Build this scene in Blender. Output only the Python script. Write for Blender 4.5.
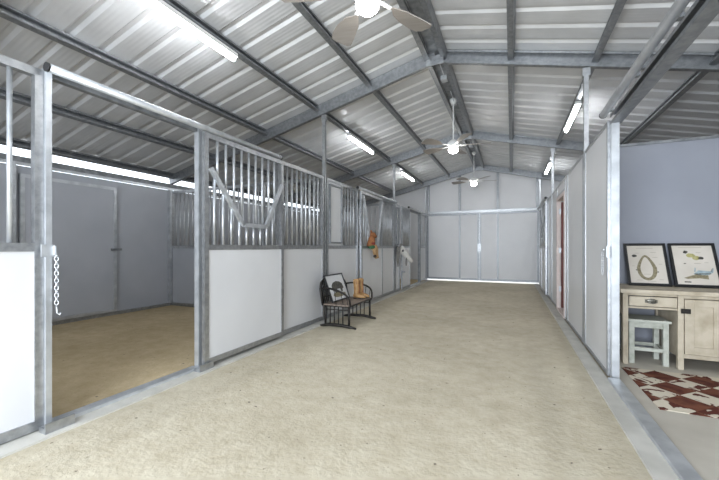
import bpy, bmesh, math, random
from mathutils import Vector, Matrix
random.seed(7)
for o in list(bpy.data.objects): bpy.data.objects.remove(o)
scene = bpy.context.scene
C = scene.collection

# ------------------------------------------------------------------ camera, world, exposure
cam_d = bpy.data.cameras.new('camera'); cam = bpy.data.objects.new('camera', cam_d); C.objects.link(cam)
cam.location = (0, 0, 1.193); cam.rotation_euler = (math.radians(90), 0, math.radians(23.88))
cam_d.sensor_width = 36; cam_d.lens = 36*342.8/719; cam_d.shift_y = 7.06/719
cam_d.clip_start = 0.02; cam_d.clip_end = 300
scene.camera = cam

world = bpy.data.worlds.new('world'); scene.world = world; world.use_nodes = True
bgn = world.node_tree.nodes['Background']
bgn.inputs[0].default_value = (0.86, 0.92, 1.0, 1); bgn.inputs[1].default_value = 2.6

vs = scene.view_settings
vs.view_transform = 'Standard'; vs.look = 'None'; vs.gamma = 1; vs.use_curve_mapping = False
vs.exposure = 0.17

TUBE_E = 52.0
BULB_E = 30.0
def sky_light(name, loc, rot, sx, sy, power, col):   # daylight coming in at an opening of the barn
    l = bpy.data.lights.new(name, 'AREA'); l.shape = 'RECTANGLE'; l.size = sx; l.size_y = sy
    l.energy = power; l.color = col
    o = bpy.data.objects.new(name, l); C.objects.link(o); o.location = loc; o.rotation_euler = rot
    return o
# open barn end behind the photographer
sky_light('daylight_open_end', (-0.99, -2.5, 1.4), (math.radians(90), 0, 0), 3.5, 2.4, 430, (0.82, 0.90, 1.0))

# ------------------------------------------------------------------ constants
XL, XR = -2.80, 0.827
XM = (XL+XR)/2
Y0, BAY = 4.90, 3.66
YS = [Y0-2*BAY, Y0-BAY, Y0, Y0+BAY, Y0+2*BAY]      # -2.42 1.24 4.90 8.56 12.22
YB = 12.40
YF = -2.42
XW, XE = -6.44, 4.47
ZR, SL = 3.995, 0.244
def zroof(x): return ZR - SL*abs(x-XM)
ZT = 2.34      # top of stall fronts
ZM = 1.165     # underside of middle rail

# ------------------------------------------------------------------ materials
def mat(name, col, rough=0.5, metal=0.0, spec=0.5):
    m = bpy.data.materials.new(name); m.use_nodes = True
    b = m.node_tree.nodes['Principled BSDF']
    b.inputs['Base Color'].default_value = (*col, 1); b.inputs['Roughness'].default_value = rough
    b.inputs['Metallic'].default_value = metal; b.inputs['Specular IOR Level'].default_value = spec
    return m
def nodes(m): return m.node_tree.nodes, m.node_tree.links, m.node_tree.nodes['Principled BSDF']
def noisy(name, c1, c2, scale, rough=0.5, metal=0.0, bump=0.0, detail=6, lo=.35, hi=.65, stretch=None, rr=None, dist=.01):
    m = mat(name, c1, rough, metal); N, L, b = nodes(m)
    tc = N.new('ShaderNodeTexCoord'); mp = N.new('ShaderNodeMapping')
    if stretch: mp.inputs['Scale'].default_value = stretch
    L.new(tc.outputs['Object'], mp.inputs[0])
    n = N.new('ShaderNodeTexNoise'); n.inputs['Scale'].default_value = scale; n.inputs['Detail'].default_value = detail
    L.new(mp.outputs[0], n.inputs['Vector'])
    r = N.new('ShaderNodeValToRGB'); r.color_ramp.elements[0].position = lo; r.color_ramp.elements[1].position = hi
    r.color_ramp.elements[0].color = (*c1, 1); r.color_ramp.elements[1].color = (*c2, 1)
    L.new(n.outputs[0], r.inputs[0]); L.new(r.outputs[0], b.inputs['Base Color'])
    if rr:
        q = N.new('ShaderNodeMapRange'); q.inputs[3].default_value = rr[0]; q.inputs[4].default_value = rr[1]
        L.new(n.outputs[0], q.inputs[0]); L.new(q.outputs[0], b.inputs['Roughness'])
    if bump:
        bp = N.new('ShaderNodeBump'); bp.inputs['Strength'].default_value = bump; bp.inputs['Distance'].default_value = dist
        L.new(n.outputs[0], bp.inputs['Height']); L.new(bp.outputs[0], b.inputs['Normal'])
    return m
M = {}
M['steel'] = noisy('galvanised_steel', (.33,.34,.35), (.45,.46,.47), 22, .36, .8, .03, rr=(.28,.42))
M['steel_roof'] = noisy('roof_steel', (.23,.24,.25), (.32,.33,.34), 20, .45, .7, .03, rr=(.35,.5))
M['steel_dark'] = noisy('weathered_steel', (.20,.21,.22), (.32,.33,.34), 12, .5, .7)
M['bar'] = noisy('bar_steel', (.50,.52,.54), (.66,.68,.70), 9, .38, .7)
M['panel'] = noisy('white_panel', (.63,.63,.635), (.68,.68,.685), 1.3, .38, 0, .02, rr=(.3,.45))
M['panel_shaded'] = noisy('white_panel_shaded', (.41,.425,.46), (.47,.485,.52), 1.1, .30, 0, .0, rr=(.26,.34))  # white panel copy with the dim stall's shade put into its colour
M['blue_wall'] = noisy('blue_grey_wall', (.25,.262,.30), (.285,.297,.335), 1.2, .5, 0)
M['concrete'] = noisy('concrete', (.46,.445,.40), (.57,.55,.50), 5, .85, 0, .1)
M['room_floor'] = noisy('room_floor', (.42,.385,.325), (.49,.455,.39), 3, .7, 0, .05)
M['white_paint'] = noisy('distressed_white_paint', (.55,.50,.40), (.68,.63,.53), 6, .6, 0, .1)
M['cream'] = noisy('distressed_cream_paint', (.36,.30,.21), (.52,.455,.35), 7, .6, 0, .1, lo=.3, hi=.6)
M['stool_paint'] = noisy('distressed_stool_paint', (.33,.34,.28), (.46,.47,.41), 12, .6, 0, .1, lo=.35, hi=.55)
M['black'] = mat('black_lacquer', (.012,.012,.013), .35)
M['iron'] = noisy('dark_iron', (.012,.011,.010), (.03,.026,.022), 30, .5, .4, .1)
M['dark'] = mat('dark_interior', (.03,.03,.03), .9)
M['pewter'] = mat('pewter', (.22,.21,.18), .4, .8)
M['mahogany'] = noisy('mahogany_door', (.10,.022,.016), (.19,.045,.033), 8, .4, 0, .05, stretch=(1,1,.1))
M['jamb'] = noisy('pinkish_jamb', (.62,.52,.48), (.72,.62,.58), 6, .5)
M['fan_white'] = mat('fan_white', (.72,.72,.70), .4)
M['blade'] = noisy('fan_blade_taupe', (.25,.225,.20), (.30,.27,.24), 4, .45, stretch=(1,8,1))
M['seat'] = noisy('worn_wood_seat', (.17,.13,.10), (.26,.205,.165), 14, .6, 0, .1, stretch=(8,1,1))
M['plug'] = mat('black_rubber', (.015,.015,.016), .6)
M['fur_brown'] = noisy('brown_plush', (.20,.075,.028), (.36,.15,.06), 60, .95, 0, .6)
M['fur_tan'] = noisy('tan_plush', (.38,.23,.11), (.52,.34,.18), 60, .95, 0, .6)
M['fur_white'] = noisy('white_plush', (.55,.53,.49), (.70,.68,.64), 60, .95, 0, .5)
M['fur_grey'] = noisy('grey_plush', (.16,.15,.14), (.26,.25,.23), 60, .95, 0, .5)
M['cloth_red'] = mat('dark_red_cloth', (.18,.02,.02), .9)
M['cloth_green'] = mat('dark_green_cloth', (.03,.11,.05), .9)
M['leather'] = noisy('tan_leather', (.25,.13,.045), (.42,.25,.10), 16, .5, 0, .1)
M['leather_dark'] = noisy('brown_leather', (.16,.055,.02), (.25,.10,.04), 16, .5, 0, .1)
M['sole'] = mat('dark_sole', (.03,.018,.012), .6)
M['cable'] = mat('cable_white', (.5,.5,.5), .5)
def emis(name, col, s):
    m = mat(name, (.9,.9,.9), .4); N, L, b = nodes(m)
    b.inputs['Emission Color'].default_value = (*col, 1); b.inputs['Emission Strength'].default_value = s
    return m
M['tube'] = emis('lit_tube', (.93,.96,1.0), TUBE_E)
M['bulb'] = emis('lit_bulb', (1.0,.97,.92), BULB_E)

def sand_mat(c0=(.46,.40,.295,1), c1=(.60,.55,.435,1)):
    m = mat('sand', (.4,.35,.25), .95, 0, .2); N, L, b = nodes(m)
    tc = N.new('ShaderNodeTexCoord')
    def nz(scale, detail=6, st=None, rough=.6):
        n = N.new('ShaderNodeTexNoise'); n.inputs['Scale'].default_value = scale; n.inputs['Detail'].default_value = detail
        n.inputs['Roughness'].default_value = rough
        mp = N.new('ShaderNodeMapping'); L.new(tc.outputs['Object'], mp.inputs[0])
        if st: mp.inputs['Scale'].default_value = st
        L.new(mp.outputs[0], n.inputs['Vector']); return n
    big = nz(.8, 4); mid = nz(7, 8, None, .7); sc = nz(30, 5)
    r1 = N.new('ShaderNodeValToRGB'); e = r1.color_ramp.elements
    e[0].position = .3; e[0].color = c0; e[1].position = .7; e[1].color = c1
    L.new(mid.outputs[0], r1.inputs[0])
    mx = N.new('ShaderNodeMixRGB'); mx.blend_type = 'MULTIPLY'; mx.inputs[0].default_value = .6
    r2 = N.new('ShaderNodeValToRGB'); r2.color_ramp.elements[0].position = .35; r2.color_ramp.elements[0].color = (.78,.76,.72,1)
    r2.color_ramp.elements[1].position = .65; r2.color_ramp.elements[1].color = (1.1,1.1,1.1,1)
    L.new(big.outputs[0], r2.inputs[0]); L.new(r1.outputs[0], mx.inputs[1]); L.new(r2.outputs[0], mx.inputs[2])
    # dark specks
    v = N.new('ShaderNodeTexNoise'); v.inputs['Scale'].default_value = 22; v.inputs['Detail'].default_value = 2
    L.new(tc.outputs['Object'], v.inputs['Vector'])
    r3 = N.new('ShaderNodeValToRGB'); r3.color_ramp.elements[0].position = .70; r3.color_ramp.elements[0].color = (0,0,0,1)
    r3.color_ramp.elements[1].position = .76; r3.color_ramp.elements[1].color = (1,1,1,1)
    L.new(v.outputs[0], r3.inputs[0])
    mx2 = N.new('ShaderNodeMixRGB'); mx2.inputs[2].default_value = (.16,.13,.10,1)
    L.new(r3.outputs[0], mx2.inputs[0]); L.new(mx.outputs[0], mx2.inputs[1])
    L.new(mx2.outputs[0], b.inputs['Base Color'])
    ad = N.new('ShaderNodeMath'); ad.operation = 'ADD'; L.new(mid.outputs[0], ad.inputs[0]); L.new(sc.outputs[0], ad.inputs[1])
    bp = N.new('ShaderNodeBump'); bp.inputs['Strength'].default_value = .45; bp.inputs['Distance'].default_value = .012
    L.new(ad.outputs[0], bp.inputs['Height']); L.new(bp.outputs[0], b.inputs['Normal'])
    return m
M['sand'] = sand_mat()
M['stall_sand'] = sand_mat((.46,.36,.215,1), (.60,.49,.32,1))   # same sand in a deeper tan inside the stalls
def roof_mat():
    m = noisy('roof_sheet', (.62,.62,.62), (.70,.70,.70), 3, .40, .30, .03, rr=(.28,.46))
    N, L, b = nodes(m)      # shallow pencil ribs between the big ones
    tc = N.new('ShaderNodeTexCoord'); w = N.new('ShaderNodeTexWave'); w.bands_direction = 'Y'
    w.inputs['Scale'].default_value = 6.5; w.inputs['Distortion'].default_value = .4
    L.new(tc.outputs['Object'], w.inputs['Vector'])
    bp = N.new('ShaderNodeBump'); bp.inputs['Strength'].default_value = .12; bp.inputs['Distance'].default_value = .01
    L.new(w.outputs['Fac'], bp.inputs['Height']); L.new(bp.outputs[0], b.inputs['Normal'])
    return m
M['roof'] = roof_mat()
def rug_mat():
    m = mat('cowhide_patchwork', (.5,.4,.3), .9, 0, .2); N, L, b = nodes(m)
    tc = N.new('ShaderNodeTexCoord'); mp = N.new('ShaderNodeMapping')
    mp.inputs['Rotation'].default_value = (0, 0, math.radians(47)); mp.inputs['Scale'].default_value = (1, 1, 1)
    mp.inputs['Location'].default_value = (.03, .02, .5)
    L.new(tc.outputs['Object'], mp.inputs[0])
    ck = N.new('ShaderNodeTexChecker'); ck.inputs['Scale'].default_value = 4.7
    L.new(mp.outputs[0], ck.inputs[0])
    n = N.new('ShaderNodeTexNoise'); n.inputs['Scale'].default_value = 7; n.inputs['Detail'].default_value = 7; n.inputs['Distortion'].default_value = .8
    L.new(tc.outputs['Object'], n.inputs['Vector'])
    r = N.new('ShaderNodeValToRGB'); e = r.color_ramp.elements; e[0].position = .57; e[0].color = (.62,.56,.45,1); e[1].position = .59; e[1].color = (.10,.028,.018,1)
    L.new(n.outputs[0], r.inputs[0])
    r2 = N.new('ShaderNodeValToRGB'); e = r2.color_ramp.elements; e[0].position = .40; e[0].color = (.085,.024,.016,1); e[1].position = .68; e[1].color = (.19,.07,.04,1)
    L.new(n.outputs[0], r2.inputs[0])
    mx = N.new('ShaderNodeMixRGB'); L.new(ck.outputs['Fac'], mx.inputs[0]); L.new(r2.outputs[0], mx.inputs[1]); L.new(r.outputs[0], mx.inputs[2])
    L.new(mx.outputs[0], b.inputs['Base Color'])
    return m
M['rug'] = rug_mat()

# ------------------------------------------------------------------ mesh builder
class MB:
    def __init__(s): s.bm = bmesh.new()
    def box(s, x0, x1, y0, y1, z0, z1, rot=None, piv=None):
        vs_ = [Vector((x, y, z)) for x in (x0, x1) for y in (y0, y1) for z in (z0, z1)]
        if rot is not None:
            p = Vector(piv) if piv is not None else Vector(((x0+x1)/2, (y0+y1)/2, (z0+z1)/2))
            vs_ = [rot @ (v-p) + p for v in vs_]
        v = [s.bm.verts.new(q) for q in vs_]
        for f in ((0,1,3,2),(4,6,7,5),(0,4,5,1),(2,3,7,6),(0,2,6,4),(1,5,7,3)): s.bm.faces.new([v[i] for i in f])
        return s
    def beam(s, a, b, w, h, up=(0,0,1)):          # rectangular bar from a to b: w sideways, h along up
        a, b = Vector(a), Vector(b); d = (b-a).normalized(); u = Vector(up); sd = d.cross(u).normalized(); u = sd.cross(d).normalized()
        v = [s.bm.verts.new(p + sd*i*w/2 + u*j*h/2) for p in (a, b) for i, j in ((-1,-1),(1,-1),(1,1),(-1,1))]
        for f in ((3,2,1,0),(4,5,6,7),(0,1,5,4),(1,2,6,5),(2,3,7,6),(3,0,4,7)): s.bm.faces.new([v[i] for i in f])
        return s
    def cchan(s, a, b, w, h, up=(0,0,1), t=.006, side=1):  # C profile open to one side
        a, b = Vector(a), Vector(b); d = (b-a).normalized(); u = Vector(up); sd = d.cross(u).normalized()*side; u = sd.cross(d).normalized()*side
        if u.dot(Vector(up)) < 0: u = -u
        s.beam(a - sd*w/2, b - sd*w/2, t, h, u)
        s.beam(a + u*(h/2), b + u*(h/2), w, t, u); s.beam(a - u*(h/2), b - u*(h/2), w, t, u)
        s.beam(a + sd*w/2 + u*(h/2-.012), b + sd*w/2 + u*(h/2-.012), t, .024, u); s.beam(a + sd*w/2 - u*(h/2-.012), b + sd*w/2 - u*(h/2-.012), t, .024, u)
        return s
    def tube(s, pts, r, n=10, closed=False):
        pts = [Vector(p) for p in pts]; rr = r if isinstance(r, (list, tuple)) else [r]*len(pts); rings = []
        prev = None
        for i, p in enumerate(pts):
            if closed: d = pts[(i+1) % len(pts)] - pts[i-1]
            else: d = pts[min(i+1, len(pts)-1)] - pts[max(i-1, 0)]
            d.normalize()
            if prev is None: k = Vector((0,0,1)) if abs(d.z) < .9 else Vector((1,0,0)); a = d.cross(k).normalized()
            else: a = (prev - d*prev.dot(d)).normalized()
            prev = a; b2 = d.cross(a)
            rings.append([s.bm.verts.new(p + (a*math.cos(2*math.pi*j/n) + b2*math.sin(2*math.pi*j/n))*rr[i]) for j in range(n)])
        m = len(rings)
        for i in range(m if closed else m-1):
            A, B = rings[i], rings[(i+1) % m]
            for j in range(n):
                f = s.bm.faces.new((A[j], A[(j+1) % n], B[(j+1) % n], B[j])); f.smooth = True
        if not closed: s.bm.faces.new(rings[0][::-1]); s.bm.faces.new(rings[-1])
        return s
    def lathe(s, prof, c=(0,0,0), n=24):
        c = Vector(c); rings = []
        for r, z in prof: rings.append([s.bm.verts.new(c + Vector((r*math.cos(2*math.pi*j/n), r*math.sin(2*math.pi*j/n), z))) for j in range(n)])
        for A, B in zip(rings, rings[1:]):
            for j in range(n):
                f = s.bm.faces.new((A[j], A[(j+1) % n], B[(j+1) % n], B[j])); f.smooth = True
        s.bm.faces.new(rings[0][::-1]); s.bm.faces.new(rings[-1]); return s
    def ell(s, c, r, rot=None, seg=14):
        m = Matrix.Translation(c) @ (rot.to_4x4() if rot is not None else Matrix()) @ Matrix.Diagonal((*r, 1))
        g = bmesh.ops.create_uvsphere(s.bm, u_segments=seg, v_segments=seg//2+2, radius=1, matrix=m)
        for v in g['verts']:
            for f in v.link_faces: f.smooth = True
        return s
    def prism(s, poly, d, f):                      # poly of 2D points, f maps (a,b,t) to 3D
        A = [s.bm.verts.new(f(p[0], p[1], 0)) for p in poly]; B = [s.bm.verts.new(f(p[0], p[1], d)) for p in poly]
        s.bm.faces.new(A[::-1]); s.bm.faces.new(B)
        for i in range(len(A)): j = (i+1) % len(A); s.bm.faces.new((A[i], A[j], B[j], B[i]))
        return s
    def build(s, name, m, parent=None, bevel=0, at=None):
        bmesh.ops.recalc_face_normals(s.bm, faces=s.bm.faces)
        if at is not None: bmesh.ops.translate(s.bm, verts=s.bm.verts, vec=-Vector(at))
        me = bpy.data.meshes.new(name); s.bm.to_mesh(me); s.bm.free()
        me.materials.append(M[m] if isinstance(m, str) else m)
        o = bpy.data.objects.new(name, me); C.objects.link(o)
        if at is not None: o.location = at
        if parent is not None:
            o.parent = parent
            if at is None: o.location = -parent.location if parent.type == 'EMPTY' else (0,0,0)
            if parent.rotation_euler.z and at is None:
                o.location = (0,0,0)
        if bevel:
            b = o.modifiers.new('bevel', 'BEVEL'); b.width = bevel; b.segments = 2; b.limit_method = 'ANGLE'
        return o
def thing(name, label, cat, loc, group=None, rz=0):
    o = bpy.data.objects.new(name, None); C.objects.link(o); o.location = loc; o.rotation_euler.z = rz; o.empty_display_size = .1
    o['label'] = label; o['category'] = cat
    if group: o['group'] = group
    return o
def tag(o, label, cat, group=None):
    o['label'] = label; o['category'] = cat
    if group: o['group'] = group
    return o
def struct(o): o['kind'] = 'structure'; return o
def base(b):       # base point of a box-like builder
    xs = [v.co.x for v in b.bm.verts]; ys = [v.co.y for v in b.bm.verts]; zs = [v.co.z for v in b.bm.verts]
    return ((min(xs)+max(xs))/2, (min(ys)+max(ys))/2, min(zs))
def solo(b, name, m, label, cat, group=None, bevel=0): return tag(b.build(name, m, None, bevel, at=base(b)), label, cat, group)

# ------------------------------------------------------------------ ground and floors
struct(MB().box(-60, 60, -60, 80, -.30, -.06).build('floor', mat('outside_gravel', (.62,.60,.56), .95)))
struct(MB().box(XL, XR, YF, YB+.06, -.06, 0).build('floor', 'sand'))
struct(MB().box(XW-.05, XL, YF, YB+.06, -.06, 0).build('floor', 'stall_sand'))
struct(MB().box(XR, XE+.05, YF, YB+.06, -.06, .008).build('floor', 'room_floor'))
struct(MB().box(XL-.02, -2.63, YF, YB, -.02, .012).build('trim_1', 'concrete'))
struct(MB().box(.665, .79, YF, YB, -.02, .014).build('trim_2', 'concrete'))

# ------------------------------------------------------------------ roof
def roof_side(sgn, xe):
    b = bmesh.new(); rows = []
    y = YF-.3; prof = []
    while y < YB+.35:
        prof += [(y, 0), (y+.03, .026), (y+.07, .026), (y+.10, 0)]
        y += .305
    prof.append((y, 0))
    xs = [XM, xe]
    for x in xs: rows.append([b.verts.new((x, yy, zroof(x)+h)) for yy, h in prof])
    for i in range(len(prof)-1): b.faces.new((rows[0][i], rows[0][i+1], rows[1][i+1], rows[1][i]))
    mb = MB.__new__(MB); mb.bm = b
    o = mb.build('ceiling', 'roof'); struct(o)
    sm = o.modifiers.new('thickness', 'SOLIDIFY'); sm.thickness = .004; sm.offset = 1
roof_side(-1, XW-.12); roof_side(1, XE+.12)
# dark ridge cap closing the peak
cap = MB()
cap.box(XM-.085, XM+.085, YF-.3, YB+.3, ZR-.055, ZR-.045)
struct(cap.build('trim_3', 'steel_dark'))

# ------------------------------------------------------------------ end walls
def gable_poly(x0, x1, z0, drop):      # polygon in xz under the roof
    pts = [(x0, z0), (x1, z0), (x1, zroof(x1)-drop)]
    if x0 < XM < x1: pts.append((XM, ZR-drop))
    pts.append((x0, zroof(x0)-drop)); return pts
HB = 2.40
w = MB(); w.prism(gable_poly(XL, XR, HB+.04, .0), .04, lambda a, b, t: Vector((a, YB+t, b)))
struct(w.build('wall_back', 'panel'))
struct(MB().box(XL-.05, XR+.05, YB-.012, YB+.03, HB-.06, HB+.06).build('trim_7', 'steel'))
for (x0, x1) in ((XW, XL), (XR, XE)):
    w = MB(); w.prism(gable_poly(x0, x1, 0, .0), .04, lambda a, b, t: Vector((a, YB+t, b)))
    struct(w.build('wall_back', 'panel'))
# near end, behind the photographer: closed over the rooms, open across the aisle
for (x0, x1) in ((XW, XL), (XR, XE)):
    w = MB(); w.prism(gable_poly(x0, x1, 0, .0), .04, lambda a, b, t: Vector((a, YF-.04+t, b)))
    struct(w.build('wall_front', 'panel'))
w = MB(); w.prism(gable_poly(XL, XR, 2.6, .0), .04, lambda a, b, t: Vector((a, YF-.04+t, b)))
struct(w.build('wall_front', 'panel'))
# east outer wall
struct(MB().box(XE, XE+.04, YF, YB, 0, zroof(XE)-.02).build('wall_right', 'panel'))
# west outer wall: low wall panels, open strip under the eave
wl = MB()
wl.box(XW-.04, XW, YF, YB, 0, 2.36)
struct(wl.build('wall_left', 'panel_shaded'))
struct(MB().box(XW-.02, XW+.03, YF, YB, 2.37, 2.41).build('trim_4', 'bar'))
struct(MB().box(XW-.06, XW-.02, YF, YB, 2.41, 2.50).build('trim_5', 'steel_dark'))
struct(MB().box(XW-.0, XW+.06, YF, YB, 0.0, .05).build('baseboard_left', 'steel'))

# back wall steelwork
gb = 'steel posts of the far gable wall'
for x, nm in ((-2.74,'left corner of the far gable'), (-1.645,'left of the centre in the far gable'), (-.41,'right of the centre in the far gable'), (.77,'right corner of the far gable')):
    b = MB().box(x-.04, x+.04, YB-.07, YB, HB+.05, zroof(x)-.12)
    solo(b, 'gable_post', 'steel_roof', 'bright steel post above the doors, '+nm, 'post', gb)
b = MB().box(XL+.04, XR-.04, YB-.08, YB, HB-.03, HB+.05)
solo(b, 'door_header', 'steel', 'horizontal steel beam above the two big sliding doors at the aisle end', 'beam')
def end_door(x0, x1, seam, side):
    t = thing('barn_door', 'large white sliding door at the aisle end, %s of the pair' % side, 'door', ((x0+x1)/2, YB-.03, .05), 'sliding doors at the aisle end')
    f = MB(); y0, y1 = YB-.05, YB-.012
    f.box(x0, x1, y0+.01, y1, HB-.04, HB-.031)
    f.box(x0, x0+.06, y0, y1, .05, HB-.04); f.box(x1-.06, x1, y0, y1, .05, HB-.04)
    f.box(x0+.06, x1-.06, y0, y1, .05, .12); f.box(x0+.06, x1-.06, y0, y1, HB-.10, HB-.04)
    f.box(seam-.03, seam+.03, y0, y1, .12, HB-.10)
    f.build('door_frame', 'steel_roof', t)
    MB().box(x0+.06, seam-.03, YB-.042, YB-.022, .12, HB-.10).build('door_panel', 'panel', t)
    MB().box(seam+.03, x1-.06, YB-.042, YB-.022, .12, HB-.10).build('door_panel', 'panel', t)
    hx = x1-.03 if side == 'left' else x0+.03
    MB().box(hx-.02, hx+.02, YB-.075, YB-.05, 1.05, 1.30).build('door_handle', 'steel', t)
end_door(XL+.005, -1.00, -1.645, 'left'); end_door(-.995, XR-.005, -.41, 'right')

# ------------------------------------------------------------------ purlins, rafters, tall posts
purl = [(-2.91,'left purlin carrying the tube lights above the left stall fronts'), (-1.99,'first purlin left of the ridge'),
        (-1.11,'left one of the close pair at the ridge'), (-.865,'right one of the close pair at the ridge'), (0.0,'first purlin right of the ridge'),
        (.93,'purlin above the right-hand aisle wall'), (2.0,'purlin over the right-hand room with the cabinet'), (3.2,'outermost purlin in view over the right-hand room'), (4.35,'eave purlin on the right'),
        (-3.96,'purlin over the left stalls nearest the aisle'), (-5.19,'purlin over the middle of the left stalls'), (-6.3,'eave purlin above the outer wall of the left stalls')]
for x, nm in purl:
    z = zroof(x)-.06
    n = Vector((SL*(1 if x > XM else -1), 0, 1)).normalized()
    b = MB().cchan((x, YF, z), (x, YB, z), .06, .10, n, side=1 if x < XM else -1)
    o = solo(b, 'roof_purlin', 'steel_roof', 'galvanised roof channel, ' + nm, 'roof beam', 'roof purlins')
rn = {0: 'behind the near stalls, closest to the open end', 1: 'nearest rafter, above the open stall doorway', 2: 'above the bench and the right-hand cabinet room', 3: 'second rafter from the far wall', 4: 'last rafter against the far gable'}
for i, y in enumerate(YS):
    for sg, xe, sd in ((-1, XW, 'left'), (1, XE, 'right')):
        a = (XM, y, zroof(XM)-.095); e = (xe, y, zroof(xe)-.095)
        b = MB().cchan(a, e, .06, .17, (0,0,1), side=1)
        solo(b, 'roof_rafter', 'steel_roof', '%s sloping steel rafter, %s' % (sd, rn[i]), 'roof beam', 'roof rafters')
    if i > 0:
        b = MB().box(XM-.12, XM+.12, y-.045, y-.039, ZR-.23, ZR-.10)
        solo(b, 'ridge_plate', 'steel', 'ridge steel plate, '+rn[i], 'steel plate', 'ridge plates')
bn = {0: 'at the open end of the barn', 1: 'beside the chain and the open stall doorway', 2: 'by the framed picture bench bay', 3: 'in the second bay before the far wall', 4: 'at the far corner of the aisle'}
for i, y in enumerate(YS):
    for x, sd in ((XL, 'left'), (XR, 'right')):
        if i == 4: y = YS[4]
        zt = zroof(x)-.20
        if x < 0 and i == 1:     # this one stops at the top rail: the door jamb of the open doorway
            b = MB().box(x-.04, x+.045, 1.207, 1.24, 0, 2.36)
            solo(b, 'door_post', 'bar', 'steel jamb with the hanging chain, left of the open stall doorway', 'post'); continue
        if x > 0 and i == 1: continue
        b = MB().box(x-.024, x+.024, y-.024, y+.024, 0, zt)
        b.box(x-.04, x+.04, y-.03, y+.03, zt-.10, zt)
        solo(b, 'steel_post', 'steel', 'tall %s-side aisle post, %s' % (sd, bn[i]), 'post', 'tall posts holding the rafters')

# ------------------------------------------------------------------ stall fronts
def rail_frame(b, x, y0, y1, z0, z1, w=.05, d=.04):
    b.box(x-d/2, x+d/2, y0, y0+w, z0, z1); b.box(x-d/2, x+d/2, y1-w, y1, z0, z1)
    b.box(x-d/2, x+d/2, y0+w, y1-w, z0, z0+w); b.box(x-d/2, x+d/2, y0+w, y1-w, z1-w, z1)
def bars(t, x, y0, y1, z0, z1, sp=.112, r=.0125):
    n = max(1, round((y1-y0)/sp)-1); st = (y1-y0)/(n+1)
    for k in range(n):
        y = y0+st*(k+1); MB().tube([(x, y, z0), (x, y, z1)], r*1.15, 10).build('grill_bar', 'bar', t)
def stall_front(x, y0, y1, label, hatch=None, lower=None, nobars=False, group='fixed stall fronts'):
    t = thing('stall_front', label, 'stall panel', (x, (y0+y1)/2, .02), group)
    f = MB(); d = .05
    f.box(x-d/2, x+d/2, y0, y0+.045, .02, ZT); f.box(x-d/2, x+d/2, y1-.045, y1, .02, ZT)
    f.box(x-d/2, x+d/2, y0+.045, y1-.045, .02, .08); f.box(x-d/2, x+d/2, y0+.045, y1-.045, ZM, ZM+.055)
    f.box(x-d/2, x+d/2, y0+.045, y1-.045, ZT-.05, ZT)
    segs = [y0+.045] + [s for s in (lower or [])] + [y1-.045]
    for s in (lower or []): f.box(x-d/2, x+d/2, s-.02, s+.02, .08, ZM)
    hy = None
    if hatch: f.box(x-d/2, x+d/2, hatch-.02, hatch+.02, ZM+.055, ZT-.05)
    f.build('frame', 'steel', t)
    for i in range(len(segs)-1):
        a = segs[i] + (.02 if i else 0); c = segs[i+1] - (.02 if i < len(segs)-2 else 0)
        MB().box(x-.012, x+.012, a, c, .08, ZM).build('lower_panel', 'panel', t)
    ya = y0+.045
    if hatch:
        h = MB(); rail_frame(h, x+.03, ya+.03, hatch-.03, ZM+.09, ZT-.09, .022, .03)
        hf = h.build('hatch_frame', 'steel_dark', t)
        MB().box(x-.012, x+.012, ya, hatch-.02, ZM+.055, ZT-.05).build('hatch_panel', 'panel', t)
        ya = hatch+.02
    if not nobars: bars(t, x, ya, y1-.045, ZM+.05, ZT-.045)
    return t
def yoke_door(x, y0, y1, label, closed=True, sgn=1, lower_split=None, group='sliding stall doors'):
    """sliding stall door: white lower panel, grill above with a V-shaped drop yoke"""
    t = thing('stall_door', label, 'stall door', (x, (y0+y1)/2, .05), group)
    f = MB(); d = .04; zt = ZT-.03
    f.box(x-d/2, x+d/2, y0, y0+.05, .05, zt); f.box(x-d/2, x+d/2, y1-.05, y1, .05, zt)
    f.box(x-d/2, x+d/2, y0+.05, y1-.05, .05, .10); f.box(x-d/2, x+d/2, y0+.05, y1-.05, ZM-.0, ZM+.05)
    f.box(x-d/2, x+d/2, y0+.05, y1-.05, zt-.05, zt)
    f.build('door_frame', 'steel', t)
    MB().box(x-.01, x+.01, y0+.05, y1-.05, .10, ZM).build('lower_panel', 'panel', t)
    L_ = y1-y0; ya, yb = y0+.06, y1-.06
    ztop = zt-.30*(zt-ZM) if closed else zt-.06; vb = ZM+.27 if closed else ZM+.06
    c0, c1 = y0+L_*.40, y0+L_*.70
    xf = x + sgn*.035
    v = MB()
    v.beam((xf, ya, ztop if closed else zt-.08), (xf, c0, vb), .03, .045, (0,1,0)); v.beam((xf, c0, vb), (xf, c1, vb), .03, .045, (0,0,1)); v.beam((xf, c1, vb), (xf, yb, ztop+.02 if closed else zt-.08), .03, .045, (0,1,0))
    v.build('yoke_frame', 'bar', t)
    def vline(y):
        zz = ztop
        if y <= c0: return zz + (vb-zz)*(y-ya)/(c0-ya)
        if y <= c1: return vb
        return vb + (zz-vb)*(y-c1)/(yb-c1)
    n = 9; st = (yb-ya)/(n+1)
    for k in range(n):
        y = ya+st*(k+1)
        if closed: MB().tube([(x, y, vline(y)-.01), (x, y, zt-.05)], .014).build('grill_bar', 'bar', t)
        y2 = y-st*.45
        zz = vline(y2) if closed else min(vline(y2), zt-.05)
        if zz-ZM > .12: MB().tube([(x+sgn*.012, y2, ZM+.05), (x+sgn*.012, y2, zz)], .014).build('grill_bar', 'bar', t)
    return t
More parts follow.
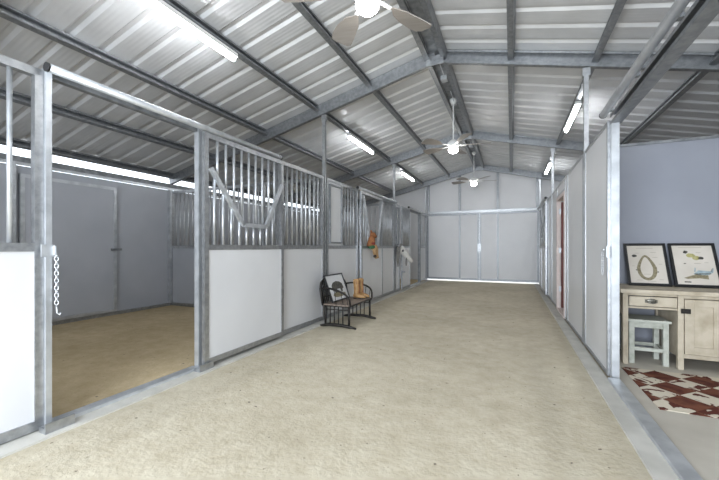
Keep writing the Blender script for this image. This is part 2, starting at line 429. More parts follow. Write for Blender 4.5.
def track(x, y0, y1, z, label, sgn=1):
    t = thing('door_track', label, 'door track', (x, (y0+y1)/2, z-.03), 'sliding door tracks')
    MB().tube([(x, y0, z), (x, y1, z)], .028, 14).build('track_rail', 'bar', t)
    for y in (y0-.012, y1): MB().tube([(x, y, z), (x, y+.014, z)], .030, 14).build('end_cap', 'plug', t)
    n = int((y1-y0)/.6)
    for k in range(n+1):
        y = y0+.08+(y1-y0-.16)*k/max(n,1); MB().box(min(x, x-sgn*.055), max(x, x-sgn*.055), y-.02, y+.02, z-.005, z+.02).build('track_bracket', 'steel_dark', t)
# near bay
stall_front(XL, YF+.06, 1.205, 'white stall front at the left edge of the photo, before the open doorway', lower=[-.6])
b = MB().box(XL-.03, XL+.02, 1.24, 2.40, 2.31, 2.36)
solo(b, 'doorway_header', 'steel_dark', 'header channel over the open stall doorway', 'beam')
b = MB().box(XL-.045, XL+.045, 1.24, 2.40, 0, .035)
solo(b, 'doorway_sill', 'bar', 'steel sill on the ground across the open stall doorway', 'sill')
b = MB().box(XL-.025, XL+.03, 2.405, 2.44, 0, 2.38)
solo(b, 'door_post', 'bar', 'steel door jamb at the right of the open stall doorway', 'post')
stall_front(XL, 3.72, 4.85, 'white stall front with full grill between the slid-open door and the bench post')
fb = thing('stall_front', 'fixed stall front hidden behind the slid-open yoke door', 'stall panel', (XL-.03, 3.1, .02), 'fixed stall fronts')
f = MB(); f.box(XL-.05, XL, 2.455, 2.475, .02, ZT); f.box(XL-.05, XL, 3.695, 3.715, .02, ZT); f.box(XL-.05, XL, 2.475, 3.695, .02, .08); f.box(XL-.05, XL, 2.475, 3.695, ZM, ZM+.05); f.box(XL-.05, XL, 2.475, 3.695, ZT-.05, ZT)
f.build('frame', 'steel', fb); MB().box(XL-.035, XL-.015, 2.475, 3.695, .08, ZM).build('lower_panel', 'panel', fb)
yoke_door(XL+.075, 2.42, 3.68, 'slid-open stall door with closed V yoke beside the open doorway')
track(XL+.085, 1.20, 3.62, 2.345, 'galvanised door track over the open stall doorway')
for y, nm in ((1.27, 'at the foot of the chained jamb'), (2.44, 'at the foot of the slid-open door')):
    b = MB().box(XL+.05, XL+.125, y-.10, y+.06, .012, .045); b.box(XL+.11, XL+.125, y-.10, y+.06, .045, .075)
    solo(b, 'door_guide', 'steel', 'small steel floor guide block '+nm, 'door guide', 'floor guides')
# bench bay
stall_front(XL, 4.95, 6.19, 'white stall front behind the bench with a solid hatch and short grill', hatch=5.52)
yoke_door(XL+.06, 6.24, 7.48, 'stall door with open V yoke and the brown plush toy hanging on it', closed=False)
stall_front(XL, 7.53, 8.50, 'white stall front right of the door with the brown plush toy')
track(XL+.085, 6.05, 8.45, 2.345, 'door track above the door with the brown plush toy')
# far bay
stall_front(XL, 8.61, 8.98, 'narrow white solid stall panel right of the second tall post', nobars=True, hatch=8.92)
yoke = thing('stall_door', 'slid-open grilled door just right of the white plush horse head', 'stall door', (XL+.06, 9.42, .05), 'sliding stall doors')
f = MB(); rail_frame(f, XL+.06, 9.02, 9.84, .05, ZT-.03, .045); f.box(XL+.04, XL+.08, 9.065, 9.795, ZM, ZM+.05); f.build('door_frame', 'steel', yoke)
MB().box(XL+.05, XL+.07, 9.065, 9.795, .095, ZM).build('lower_panel', 'panel', yoke)
bars(yoke, XL+.06, 9.065, 9.795, ZM+.05, ZT-.07)
MB().box(XL+.07, XL+.16, 9.02, 9.05, .50, .53).build('door_latch', 'steel_dark', yoke)
b = MB().box(XL-.03, XL+.03, 9.84, 11.2, 2.27, 2.33); solo(b, 'doorway_header', 'steel_dark', 'header channel over the far open stall doorway', 'beam')
b = MB().box(XL-.04, XL+.04, 9.84, 11.2, 0, .035); solo(b, 'doorway_sill', 'bar', 'steel sill across the far open stall doorway', 'sill')
b = MB().box(XL-.04, XL+.04, 11.2, 11.27, 0, 2.34); solo(b, 'door_post', 'steel_dark', 'dark jamb between the far doorway and the last stall door', 'post')
yoke_door(XL+.0, 11.30, 12.14, 'last stall door on the left with a small yoke, next to the far wall', closed=False)
track(XL+.085, 9.66, 12.15, 2.345, 'door track above the far open stall doorway')

# stall partitions and inside panels with shade in their colour
for i, y in enumerate(YS[:4]):
    if i < 2: continue
    nm = {1: 'left of the open doorway', 2: 'at the back right of the open stall', 3: 'between the second and the far stall'}[i]
    t = thing('stall_partition', 'stall dividing wall with grill top, ' + nm, 'stall panel', ((XW+XL)/2, y, 0), 'stall dividing walls')
    f = MB()
    x0, x1 = XW+.05, XL-.06
    f.box(x0, x1, y-.02, y+.02, .0, .06); f.box(x0, x1, y-.02, y+.02, ZM, ZM+.05); f.box(x0, x1, y-.02, y+.02, ZT-.05, ZT)
    xs = [x0+(x1-x0)*k/3 for k in range(4)]
    for x in xs: f.box(x-.022, x+.022, y-.025, y+.025, .06, ZT)
    f.build('frame', 'steel', t)
    for k in range(3):
        MB().box(xs[k]+.022, xs[k+1]-.022, y-.01, y+.01, .06, ZM).build('lower_panel', 'panel_shaded', t)
        n = 9
        for q in range(n):
            x = xs[k]+(xs[k+1]-xs[k])*(q+1)/(n+1)
            MB().tube([(x, y, ZM+.05), (x, y, ZT-.05)], .0125, 8).build('grill_bar', 'bar', t)
# outer wall posts and the outer door inside the open stall
for y, nm in ((2.42, 'left of the outer stall door'), (4.86, 'in the back corner of the open stall'), (1.30, 'in the near back corner of the open stall'), (8.52, 'in the back corner of the second stall')):
    b = MB().box(XW+.005, XW+.07, y-.035, y+.035, .05, 2.36)
    solo(b, 'wall_post', 'bar', 'steel post on the outer stall wall, ' + nm, 'post', 'posts of the outer stall wall')
t = thing('outer_door', 'shade-toned sliding door in the back wall of the open stall', 'door', (XW+.05, 3.2, .06))
f = MB(); rail_frame(f, XW+.055, 2.50, 3.80, .06, 2.24, .05, .04); f.build('door_frame', 'bar', t)
MB().box(XW+.045, XW+.065, 2.55, 3.75, .11, 2.19).build('door_panel', 'panel_shaded', t)
MB().box(XW+.075, XW+.12, 3.70, 3.86, 1.13, 1.17).build('door_latch', 'steel_dark', t)

# ------------------------------------------------------------------ right side of the aisle
def right_panel(y0, y1, label, z0=.02, z1=ZT-.0):
    t = thing('wall_panel', label, 'wall panel', (XR, (y0+y1)/2, z0), 'full-height panels of the right aisle wall')
    f = MB(); rail_frame(f, XR, y0, y1, z0, z1, .035, .05); f.build('frame', 'steel', t)
    MB().box(XR-.018, XR+.018, y0+.035, y1-.035, z0+.035, z1-.035).build('panel_sheet', 'panel', t)
b = MB().box(XR-.005, XR+.05, 3.71, 3.765, 0, 2.30)
solo(b, 'door_post', 'bar', 'steel jamb where the right wall opens to the cabinet room', 'post')
right_panel(3.775, 4.85, 'full-height white panel with the small chain, beside the cabinet room')
right_panel(4.95, 6.24, 'full-height white panel just past the right-hand tall post')
right_panel(6.25, 6.50, 'narrow white panel beside the open mahogany door')
right_panel(7.56, 8.50, 'full-height white panel beyond the mahogany door')
right_panel(6.50, 7.56, 'short white panel above the mahogany door', z0=2.13)
right_panel(8.61, 9.30, 'white panel beyond the second right-hand post')
# doorway with an inward-opened mahogany door
t = thing('door_casing', 'pinkish white casing around the doorway in the right wall', 'door casing', (XR, 7.03, 0))
f = MB(); f.box(XR-.035, XR+.06, 6.505, 6.56, .014, 2.12); f.box(XR-.035, XR+.03, 7.50, 7.555, .014, 2.12); f.box(XR-.035, XR+.10, 6.56, 7.50, 2.06, 2.12); f.box(XR-.035, XR+.10, 6.56, 7.50, .009, .04)
f.build('casing', 'jamb', t)
for z in (.35, 1.08, 1.82): MB().box(XR+.0, XR+.06, 7.480, 7.50, z, z+.1).build('hinge', 'bar', t)
t = thing('mahogany_door', 'reddish brown door swung inward in the right wall doorway', 'door', (XR+.6, 7.43, .05))
f = MB(); rail_frame(f, 0, 0, .88, .05, 2.04, .11, .035); f2 = Matrix.Rotation(math.radians(-90), 4, 'Z')
bmesh.ops.transform(f.bm, matrix=Matrix.Translation((XR+.035, 7.47, 0)) @ f2, verts=f.bm.verts)
f.build('door_frame', 'mahogany', t)
MB().box(XR+.145, XR+.805, 7.458, 7.482, .16, 1.93).build('door_panel', 'mahogany', t)
MB().tube([(XR+.86, 7.45, 1.0), (XR+.86, 7.40, 1.0), (XR+.77, 7.39, 1.0)], .01).build('door_handle', 'pewter', t)
# far right stall door
yoke_door(XR-.06, 9.32, 10.55, 'sliding stall door with V yoke on the right near the far wall', closed=True, sgn=-1)
stall_front(XR, 9.34, 10.60, 'stall front behind the far right sliding door', nobars=True)
stall_front(XR, 10.62, 12.15, 'stall front at the far right end of the aisle', lower=[11.4])
track(XR-.09, 9.1, 11.6, 2.345, 'door track on the right above the far yoke door', sgn=-1)
# big opening of the cabinet room
track(XR-.10, YF+.1, 3.56, 2.335, 'large door track over the opening of the cabinet room', sgn=-1)
b = MB().cchan((XR+.035, YF+.05, 2.35), (XR+.035, 3.77, 2.35), .075, .09, (0,0,1), side=-1)
solo(b, 'opening_header', 'steel_roof', 'grey steel channel beam over the opening of the cabinet room', 'beam')
b = MB().cchan((XR+.0, YF+.05, .022), (XR+.0, 3.67, .022), .085, .03, (0,0,1))
b.box(XR-.04, XR+.04, YF+.05, 3.67, .028, .036)
solo(b, 'opening_sill', 'bar', 'bluish steel threshold on the ground along the cabinet room opening', 'sill')
# cabinet room partition
struct(MB().box(XR+.05, XE, Y0+.0, Y0+.05, .008, 2.36).build('wall_right', 'blue_wall'))
struct(MB().box(XR+.05, XE, Y0-.012, Y0+.06, 2.36, 2.39).build('trim_6', 'steel_dark'))
struct(MB().box(XR+.05, XE, Y0-.015, Y0-.001, .008, .06).build('baseboard_right', 'steel'))

# ------------------------------------------------------------------ lights
def tube_light(x, y0, label, L_=1.27):
    z = zroof(x)-.12
    t = thing('tube_light', label, 'light', (x, y0+L_/2, z), 'tube lights on the purlins')
    xo = x
    MB().box(xo-.04, xo+.04, y0, y0+L_, z-.045, z-.0).build('light_housing', 'fan_white', t)
    MB().tube([(xo, y0+.015, z-.068), (xo, y0+L_-.015, z-.068)], .024, 12).build('light_tube', 'tube', t)
tube_light(-2.90, 1.75, 'lit tube light at the upper left, nearest over the left stalls')
tube_light(-2.90, 6.03, 'lit tube light above the left stalls, middle of three')
tube_light(-2.90, 9.60, 'lit tube light above the left stalls, closest to the far wall')
tube_light(.93, 2.1, 'tube light added out of view above the cabinet room opening, nearest on the right')  # unseen lamp added for its light, mirroring the left row
tube_light(.93, 6.1, 'lit tube light above the right aisle wall, beside the tall post')
tube_light(.93, 10.1, 'lit tube light on the right, closest to the far wall')

def fan(y, z, a0, label):
    t = thing('ceiling_fan', label, 'ceiling fan', (XM, y, ZR-.06), 'ceiling fans under the ridge')
    c = (XM, y, 0)
    MB().tube([(XM, y, z+.20), (XM, y, ZR-.06)], .012, 10).build('down_rod', 'fan_white', t)
    MB().lathe([(.02, ZR-.15), (.06, ZR-.11), (.07, ZR-.056)], c).build('canopy', 'fan_white', t)
    MB().lathe([(.03, z+.055), (.09, z+.07), (.11, z+.11), (.10, z+.16), (.05, z+.20), (.015, z+.22)], c).build('motor', 'fan_white', t)
    MB().lathe([(.015, z-.045), (.05, z-.035), (.082, z-.005), (.09, z+.03), (.07, z+.055)], c).build('light_globe', 'bulb', t)
    out = [(.0, .0), (.09, .012), (.16, .05), (.30, .078), (.44, .085), (.53, .075), (.555, .045), (.555, -.04), (.52, -.062), (.40, -.058), (.2, -.045), (.09, -.02)]
    for k in range(5):
        R_ = Matrix.Rotation(math.radians(a0+72*k), 3, 'Z'); T = Matrix.Rotation(math.radians(12), 3, 'X')
        f_ = lambda a, b_, t_, R_=R_: R_ @ (Vector((.19, 0, 0)) + T @ Vector((a*.85, b_*1.35, t_))) + Vector((XM, y, z+.10))
        MB().prism(out, .008, f_).build('fan_blade', 'blade', t)
        ib = MB(); ib.beam(R_ @ Vector((.08, 0, 0)) + Vector((XM, y, z+.10)), R_ @ Vector((.24, 0, 0)) + Vector((XM, y, z+.10)), .035, .008)
        ib.build('blade_iron', 'fan_white', t)
fan(2.375, 2.985, 62, 'ceiling fan with a lit globe at the top edge, nearest the camera')
fan(6.54, 2.98, 10, 'ceiling fan with a lit globe, middle one of three')
fan(10.39, 3.0, 20, 'ceiling fan with a lit globe before the far gable wall')
# ridge wiring
for y, nm in ((5.6, 'just beyond the nearest visible rafter'), (6.6, 'above the middle fan'), (9.6, 'above the farthest fan')):
    b = MB().box(XM-.05, XM+.05, y-.06, y+.06, ZR-.125, ZR-.06)
    b.tube([(XM+.02, y-.5, ZR-.09), (XM+.03, y-.25, ZR-.13), (XM, y-.06, ZR-.09)], .008, 6)
    solo(b, 'junction_box', 'bar', 'small metal junction box in the ridge, ' + nm, 'junction box', 'ridge junction boxes')

# ------------------------------------------------------------------ chains
def chain(x, y, z, n, label, ang, step=.024, r=.010):
    t = thing('door_chain', label, 'chain', (x, y, z))
    b = MB()
    for k in range(n):
        pts = []
        for j in range(12):
            a = 2*math.pi*j/12; u = math.cos(a)*r; w_ = math.sin(a)*r*1.65
            if k % 2: pts.append((x+math.cos(ang)*u, y+math.sin(ang)*u, z-.03-step*k+w_))
            else: pts.append((x-math.sin(ang)*u, y+math.cos(ang)*u, z-.03-step*k+w_))
        b.tube(pts, .003, 6, closed=True)
    b.build('chain_links', 'bar', t)
    return t
t = chain(XL+.066, 1.255, 1.17, 14, 'silver chain hanging from the jamb of the open stall doorway', .9)
f = MB(); f.box(XL+.046, XL+.056, 1.18, 1.25, 1.13, 1.21); f.box(XL+.056, XL+.08, 1.243, 1.25, 1.14, 1.20); f.build('chain_bracket', 'bar', t)
MB().tube([(XL+.066, 1.255, .805), (XL+.068, 1.257, .76), (XL+.07, 1.27, .745), (XL+.075, 1.275, .76)], .005, 8).build('snap_hook', 'bar', t)
t = chain(XR-.045, 3.86, 1.17, 9, 'short chain hanging on the white panel beside the cabinet room', .4)
f = MB(); f.box(XR-.05, XR-.031, 3.70, 3.78, 1.10, 1.20); f.box(XR-.055, XR-.03, 3.78, 3.87, 1.165, 1.175); f.build('chain_bracket', 'bar', t)

# ------------------------------------------------------------------ cabinet room furniture
t = thing('cabinet', 'distressed cream sideboard with drawer, kneehole and cupboard door in the right-hand room', 'cabinet', (1.75, 4.55, .008))
CX0, CX1, CYF, CYB = 1.04, 2.65, 4.27, 4.87
k1 = 1.475
b = MB()
for x in (CX0, k1, CX1-.045):
    b.box(x, x+.045, CYF+.01, CYF+.055, .008, .73); b.box(x, x+.045, CYB-.05, CYB, .008, .73)
b.box(CX0+.005, CX0+.02, CYF+.05, CYB-.04, .50, .73); b.box(k1+.01, k1+.03, CYF+.05, CYB-.04, .12, .73); b.box(CX1-.03, CX1-.01, CYF+.05, CYB-.04, .12, .73)
b.box(CX0+.045, k1, CYF+.02, CYF+.05, .705, .73); b.box(CX0+.045, k1, CYF+.02, CYF+.05, .575, .595)
b.box(k1+.045, CX1-.045, CYF+.02, CYF+.05, .695, .73); b.box(k1+.045, CX1-.045, CYF+.02, CYF+.05, .12, .16)
b.box(k1+.03, CX1-.03, CYF+.05, CYB-.04, .12, .14); b.box(k1+.045, CX1-.045, CYB-.04, CYB-.025, .12, .73)
b.build('body', 'cream', t, .003)
MB().box(CX0-.03, CX1+.03, CYF-.03, CYB+.01, .73, .77).build('countertop', 'cream', t, .005)
dr = MB().box(CX0+.052, k1-.007, CYF+.008, CYF+.03, .602, .698).build('drawer', 'cream', t, .003)
h = MB(); hx = (CX0+k1)/2+.01
h.box(hx-.05, hx+.05, CYF+.001, CYF+.008, .640, .672); h.tube([(hx-.035, CYF, .665), (hx-.03, CYF-.02, .645), (hx, CYF-.024, .638), (hx+.03, CYF-.02, .645), (hx+.035, CYF, .665)], .006, 8)
h.ell((hx, CYF-.002, .662), (.04, .008, .02))
h.build('drawer_pull', 'pewter', dr)
for i, (a, c) in enumerate(((k1+.05, 1.98), (1.99, CX1-.05))):
    d = MB(); y0, y1 = CYF+.005, CYF+.025
    d.box(a, a+.07, y0, y1, .165, .69); d.box(c-.07, c, y0, y1, .165, .69); d.box(a+.07, c-.07, y0, y1, .165, .235); d.box(a+.07, c-.07, y0, y1, .625, .69)
    d.box((a+c)/2-.02, (a+c)/2+.02, y0, y1, .235, .625); d.box(a+.07, c-.07, y0+.012, y1, .235, .625)
    dd = d.build('cupboard_door', 'cream', t, .002)
    if i == 0: MB().box(a-.03, a+.04, CYF-.008, CYF+.005, .555, .60).build('door_latch', 'iron', dd)
t = thing('stool', 'small distressed white stool tucked under the cabinet drawer', 'stool', (1.27, 4.48, .008))
sx0, sx1, sy0, sy1 = 1.105, 1.425, 4.33, 4.62
MB().box(sx0-.015, sx1+.015, sy0-.02, sy1+.02, .435, .46).build('seat', 'stool_paint', t, .004)
for x in (sx0, sx1-.045):
    for y in (sy0, sy1-.045): MB().box(x, x+.045, y, y+.045, .008, .435).build('leg', 'stool_paint', t, .003)
for z0, z1 in ((.375, .435), (.14, .175)):
    for q in ((sx0+.045, sx1-.045, sy0+.01, sy0+.035, z0, z1), (sx0+.045, sx1-.045, sy1-.035, sy1-.01, z0, z1),
              (sx0+.01, sx0+.035, sy0+.045, sy1-.045, z0+.02, z1), (sx1-.035, sx1-.01, sy0+.045, sy1-.045, z0+.02, z1)):
        MB().box(*q).build('rail', 'stool_paint', t, .002)
b = MB().box(.99, 2.45, 3.17, 4.14, .008, .014)
solo(b, 'cowhide_rug', 'rug', 'brown and cream patchwork cowhide rug on the floor before the cabinet', 'rug')

# ------------------------------------------------------------------ framed prints
M['paper'] = noisy('aged_paper', (.54,.49,.42), (.60,.55,.48), 4, .7)
M['paper_white'] = noisy('white_mat_paper', (.62,.62,.62), (.68,.68,.68), 4, .7)
M['ink_olive'] = noisy('olive_ink', (.16,.135,.08), (.28,.24,.15), 40, .8)
M['ink_dark'] = noisy('dark_ink', (.04,.04,.04), (.11,.10,.08), 40, .8)
M['ink_yellow'] = noisy('yellow_ink', (.35,.32,.12), (.46,.42,.2), 30, .8)
M['ink_teal'] = noisy('teal_ink', (.24,.31,.33), (.35,.42,.44), 30, .8)
M['ink_faint'] = mat('faint_ink', (.36,.32,.26), .8)
def framed(org, right, up, W, H, label, group, art, paper, fw=.025, fd=.02):
    """org = bottom-left corner at the front; right/up unit vectors; frame built in local (a,b,t)"""
    org, right, up = Vector(org), Vector(right).normalized(), Vector(up).normalized(); nrm = right.cross(up).normalized()   # towards viewer
    t = thing('framed_print', label, 'framed picture', org + right*W/2, group)
    P = lambda a, b_, c: org + right*a + up*b_ + nrm*c
    def slab(mb, a0, a1, b0, b1, c0, c1): mb.prism([(a0,b0),(a1,b0),(a1,b1),(a0,b1)], c1-c0, lambda a, b_, q: P(a, b_, c0+q))
    f = MB(); slab(f, 0, W, 0, fw, -fd, 0); slab(f, 0, W, H-fw, H, -fd, 0); slab(f, 0, fw, fw, H-fw, -fd, 0); slab(f, W-fw, W, fw, H-fw, -fd, 0)
    f.build('picture_frame', 'black', t)
    p = MB(); slab(p, fw, W-fw, fw, H-fw, -fd+.002, -.010); p = p.build('print', paper, t)
    for m, polys in art:
        for k, poly in enumerate(polys):
            q = MB(); q.prism([(x*W, y*H) for x, y in poly], .0012, lambda a, b_, c: P(a, b_, -.0098+c)); o = q.build('drawing', m, t)
    return t
def ring(cx, cy, pts_out, pts_in):
    n = len(pts_out); return [[pts_out[i], pts_out[(i+1) % n], pts_in[(i+1) % n], pts_in[i]] for i in range(n)]
def blob(cx, cy, rx, ry, n=12, j=.15): return [(cx+rx*math.cos(6.283*k/n)*(1+random.uniform(-j, j)), cy+ry*math.sin(6.283*k/n)*(1+random.uniform(-j, j))) for k in range(n)]
co, ci = [], []
for k in range(28):
    a = 2*math.pi*k/28; s_ = math.sin(a); wd = .235*(1-.30*max(s_, 0)-.12*s_)
    co.append((.49+wd*math.cos(a), .42+.30*s_)); ci.append((.485+wd*.62*math.cos(a), .425+.245*s_))
def dashes(rows): return [[(x, y), (x+w_, y), (x+w_, y+.008), (x, y+.008)] for x, y, w_ in rows]
art1 = [('ink_olive', ring(0, 0, co, ci)), ('ink_dark', [blob(.23, .70, .065, .032), blob(.24, .36, .02, .012), blob(.74, .32, .02, .012)]),
        ('ink_faint', dashes([(.3,.88,.4),(.25,.76,.1),(.62,.78,.14),(.66,.66,.12),(.40,.26,.16),(.22,.12,.14),(.46,.10,.2),(.74,.14,.1),(.15,.45,.06),(.78,.5,.08)]))]
ly = .77
vec_up = Vector((0, .20, .455))
framed((1.185, 4.655, .7795), (1,0,0), vec_up, .375, .497, 'black-framed vintage print of a horse collar on the cabinet, left one', 'framed prints on the cabinet', art1, 'paper')
saddle = [(.28,.20),(.44,.26),(.56,.36),(.78,.34),(.86,.40),(.84,.30),(.76,.24),(.76,.17),(.60,.19),(.44,.17)]
art2 = [('ink_teal', [[(.44,.30),(.56,.38),(.80,.36),(.88,.44),(.86,.34),(.76,.28),(.56,.27)], [(.46,.34),(.49,.44),(.51,.43),(.49,.34)]]), ('ink_olive', [[(.22,.20),(.40,.26),(.52,.29),(.74,.27),(.74,.18),(.55,.20),(.30,.18)]]),
        ('ink_dark', [[(.46,.305),(.80,.315),(.80,.295),(.46,.285)], blob(.36, .80, .05, .03), blob(.66, .66, .06, .035), blob(.30, .53, .03, .012), [(.22,.10),(.36,.10),(.36,.125),(.22,.125)], [(.80,.36),(.86,.44),(.84,.34)], [(.30,.78),(.34,.84),(.38,.80),(.36,.76)]]),
        ('ink_yellow', [blob(.46, .72, .10, .05), blob(.56, .66, .09, .045)]),
        ('ink_faint', dashes([(.22,.90,.5),(.5,.53,.14),(.72,.55,.08),(.58,.78,.1)]))]
framed((1.585, 4.655, .7795), (1,0,0), vec_up, .385, .497, 'black-framed vintage print of a saddle and tack on the cabinet, right one', 'framed prints on the cabinet', art2, 'paper')

# ------------------------------------------------------------------ bench with picture and boots
BX0, BX1, BY0, BY1, SZ = -2.60, -2.14, 4.50, 5.30, .345
t = thing('garden_bench', 'small dark metal bench with curved arms and wooden seat by the left stall', 'bench', ((BX0+BX1)/2, (BY0+BY1)/2, 0))
b = MB()
for k in range(6): b.box(BX0+.03+k*.074, BX0+.03+k*.074+.066, BY0-.03, BY1+.03, SZ-.018, SZ)
b.build('seat', 'seat', t, .003)
b = MB(); b.tube([(BX1, BY0-.03, SZ-.015), (BX1, BY1+.03, SZ-.015)], .015); b.tube([(BX0+.02, BY0-.03, SZ-.015), (BX0+.02, BY1+.03, SZ-.015)], .015)
for y in (BY0, BY1): b.tube([(BX0+.02, y, SZ-.028), (BX1, y, SZ-.028)], .012)
b.build('seat_frame', 'iron', t)
for y in (BY0, BY1):
    for x in (BX0+.05, BX1-.02): MB().tube([(x, y, .03), (x, y, SZ-.02)], .017).build('leg', 'iron', t)
    b = MB()
    for x in (BX0+.13, BX0+.20, BX0+.27, BX0+.34): b.tube([(x, y, .04), (x, y, SZ-.03)], .009, 8)
    b.tube([(BX0+.05, y, SZ-.08), (BX1-.02, y, SZ-.08)], .007, 8)
    b.build('side_rod', 'iron', t)
    b = MB(); b.tube([(BX0-.04, y, .013), (BX0+.02, y, .022), (BX0+.12, y, .04), (BX1-.12, y, .04), (BX1, y, .026), (BX1+.09, y, .013)], [.014,.022,.024,.024,.022,.014]); b.build('runner', 'iron', t)
    s_ = -1 if y == BY0 else 1; A = []
    for k in range(11):
        u = k/10; xx = BX0+.0+(BX1+.01-BX0)*math.sin(u*math.pi/2)**.9; zz = SZ+(.24)*math.cos(u*math.pi/2)**.6 - .0
        A.append((xx, y+s_*(.02+.05*math.sin(u*math.pi)), max(zz, SZ-.01)))
    A[0] = (BX0-.02, y, SZ+.22)
    b = MB(); b.tube(A, .015)
    for k in (3, 5, 7): b.tube([(A[k][0], y, SZ-.01), A[k]], .005, 6)
    b.build('armrest', 'iron', t)
# backrest: arched rail with vertical rods
b = MB(); arch = []
for k in range(17):
    u = k/16; yy = BY0-.03+(BY1-BY0+.06)*u; zz = SZ+.22+.16*math.sin(math.pi*u)**.45
    arch.append((BX0-.05*math.sin(math.pi*u)**.5-.02, yy, zz))
b.tube([(BX0+.02, BY0-.03, SZ-.02)] + arch + [(BX0+.02, BY1+.03, SZ-.02)], .018)
b.tube([(BX0-.01, BY0-.02, SZ+.09), (BX0-.01, BY1+.02, SZ+.09)], .008)
for k in range(1, 16): b.tube([(BX0+.01, arch[k][1], SZ-.01), arch[k]], .010, 6)
b.build('backrest', 'iron', t)
hl = [(.30,.36),(.30,.56),(.38,.66),(.52,.70),(.66,.66),(.74,.58),(.76,.42),(.70,.40),(.68,.30),(.62,.30),(.60,.42),(.48,.42),(.46,.30),(.38,.28),(.36,.38)]
art3 = [('ink_dark', [[((x-.5)*1.35+.49, (y-.5)*1.05+.52) for x, y in hl]]), ('ink_olive', [[(.16,.22),(.22,.30),(.40,.33),(.62,.30),(.84,.26),(.86,.18),(.6,.14),(.3,.15)]])]
framed((-2.445, 4.545, SZ+.012), (0,1,0), Vector((-.155, 0, .405)), .60, .435, 'black-framed print of a dark animal leaning on the bench backrest', None, art3, 'paper_white', fw=.02)
# boots
def boot(x, y, rz, label):
    t = thing('cowboy_boot', label, 'boot', (x, y, SZ+.0), 'tan boots on the bench'); t.rotation_euler.z = rz
    secs = [(0,.0,.040,.052),(.0,.05,.042,.05),(.003,.10,.042,.046),(.0,.16,.046,.05),(0,.22,.052,.055),(0,.27,.056,.058)]
    bm_ = bmesh.new(); rings = []; n = 18
    for cx_, z, rx, ry in secs: rings.append([bm_.verts.new((cx_+rx*math.cos(6.2832*j/n)*1.05, ry*.8*math.sin(6.2832*j/n), .03+z+(.025*abs(math.sin(6.2832*j/n))*(1 if z > .26 else 0)))) for j in range(n)])
    for A, B in zip(rings, rings[1:]):
        for j in range(n): f = bm_.faces.new((A[j], A[(j+1)%n], B[(j+1)%n], B[j])); f.smooth = True
    bm_.faces.new(rings[0][::-1])
    mb = MB.__new__(MB); mb.bm = bm_
    o = mb.build('shaft', 'leather', None); o.parent = t
    o.modifiers.new('thick', 'SOLIDIFY').thickness = .004
    v = MB(); v.tube([(-.045, 0, .045), (.02, 0, .055), (.08, 0, .045), (.135, 0, .034), (.165, 0, .028)], [.034, .042, .038, .028, .012], 14); o = v.build('vamp', 'leather', None); o.parent = t
    s = MB(); s.prism([(-.055,-.03),(-.03,-.036),(.03,-.03),(.09,-.042),(.15,-.026),(.175,0),(.15,.026),(.09,.042),(.03,.03),(-.03,.036),(-.055,.03)], .008, lambda a, b_, c: Vector((a, b_, .012+c)))
    s.box(-.055, -.005, -.03, .03, 0, .012); s.box(.07, .14, -.03, .03, .0, .012); o = s.build('sole', 'sole', None); o.parent = t
    for sg in (-1, 1):
        p = MB(); p.tube([(.02, sg*.046, .24), (.02, sg*.052, .30), (-.01, sg*.046, .30), (-.012, sg*.042, .24)], .004, 6); o = p.build('pull_strap', 'leather_dark', None); o.parent = t
    q = MB(); q.tube([(.048, -.02, .26), (.050, 0, .17), (.044, .0, .10), (.06, .0, .085)], [.006,.012,.016,.006], 8); o = q.build('front_panel', 'leather_dark', None); o.parent = t
boot(-2.33, 5.14, 0, 'tan leather boot on the bench, nearer the picture')
boot(-2.31, 5.25, 0, 'tan leather boot on the bench, nearer the right armrest')

# ------------------------------------------------------------------ plush toys on the doors
# brown plush toy sitting in the open yoke: trunk over the rail, head above, legs hanging down outside
px, py, pz = XL+.13, 6.68, ZM+.0
t = thing('plush_horse', 'brown plush toy animal hanging over the rail of the open yoke door', 'plush toy', (px, py, pz)); t.scale = (.86, .86, .86)
b = MB(); b.tube([(px-.02, py-.10, pz+.03), (px, py-.06, pz+.12), (px+.01, py-.04, pz+.22), (px+.02, py-.03, pz+.30)], [.085, .10, .085, .06], 14)
b.ell((px+.03, py-.03, pz+.33), (.075, .08, .065))
b.tube([(px+.03, py-.02, pz+.33), (px+.05, py+.05, pz+.31), (px+.06, py+.10, pz+.285)], [.06, .048, .035], 12)
b.build('body', 'fur_brown', t)
b = MB(); b.ell((px+.02, py-.09, pz+.40), (.02, .018, .04)); b.ell((px-.02, py-.03, pz+.41), (.02, .018, .04)); b.build('ear', 'fur_brown', t)
b = MB(); b.tube([(px+.02, py-.04, pz+.04), (px+.05, py+.06, pz+.03), (px+.055, py+.12, pz-.02), (px+.055, py+.15, pz-.16), (px+.06, py+.17, pz-.24)], [.075,.07,.058,.05,.055], 12)
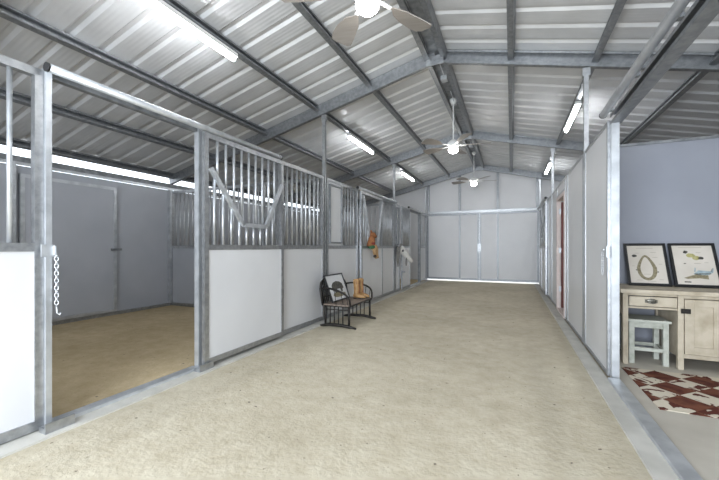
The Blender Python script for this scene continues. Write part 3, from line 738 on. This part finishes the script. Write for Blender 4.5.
b.tube([(px+.02, py-.06, pz+.03), (px+.06, py+.0, pz-.02), (px+.06, py+.03, pz-.15)], [.06,.055,.04], 12); b.build('leg', 'fur_tan', t)
MB().ell((px+.062, py+.035, pz-.19), (.042, .045, .04)).build('hoof', 'sole', t)
MB().ell((px+.02, py-.07, pz+.12), (.092, .085, .045)).build('red_vest', 'cloth_red', t)
MB().ell((px+.025, py-.09, pz+.035), (.085, .09, .05)).build('green_shorts', 'cloth_green', t)
MB().ell((px+.09, py+.0, pz+.35), (.008, .010, .010)).build('eye', 'black', t)
# white plush horse head on a stick hung on the far slid-open door
hx, hy, hz = XL+.115, 8.80, 1.09
t = thing('stick_horse', 'white plush horse head with dark mane hanging right of the second tall post', 'plush toy', (hx, hy, hz))
b = MB(); b.tube([(hx-.01, hy-.06, hz+.07), (hx+.01, hy-.03, hz+.05), (hx+.06, hy+.01, hz-.02), (hx+.14, hy+.06, hz-.13), (hx+.22, hy+.12, hz-.24), (hx+.26, hy+.15, hz-.29)], [.08,.095,.09,.07,.058,.04], 14)
b.build('head', 'fur_white', t)
b = MB(); b.tube([(hx-.03, hy-.12, hz+.10), (hx-.03, hy-.14, hz+.02), (hx-.04, hy-.15, hz-.20), (hx-.04, hy-.15, hz-.42)], [.05,.055,.035,.012], 10); b.build('mane', 'fur_grey', t)
MB().ell((hx+.07, hy-.085, hz+.01), (.035, .02, .035)).build('eye', 'black', t)
for dy in (-.08, .04): MB().ell((hx+.0, hy+dy, hz+.15), (.02, .022, .05)).build('ear', 'fur_grey', t)
MB().box(XL+.026, hx+.0, hy-.05, hy+.0, hz+.09, hz+.125).build('hanging_strap', 'fur_grey', t)
b = MB(); ctr = Vector((hx+.14, hy+.0, hz-.30)); b.tube([ctr+Vector((0, math.cos(a)*.05, math.sin(a)*.09)) for a in [6.283*k/16 for k in range(16)]], .007, 6, closed=True)
b.tube([(hx+.17, hy+.02, hz-.14), (hx+.14, hy+.01, hz-.21)], .006, 6); b.build('rein', 'sole', t)
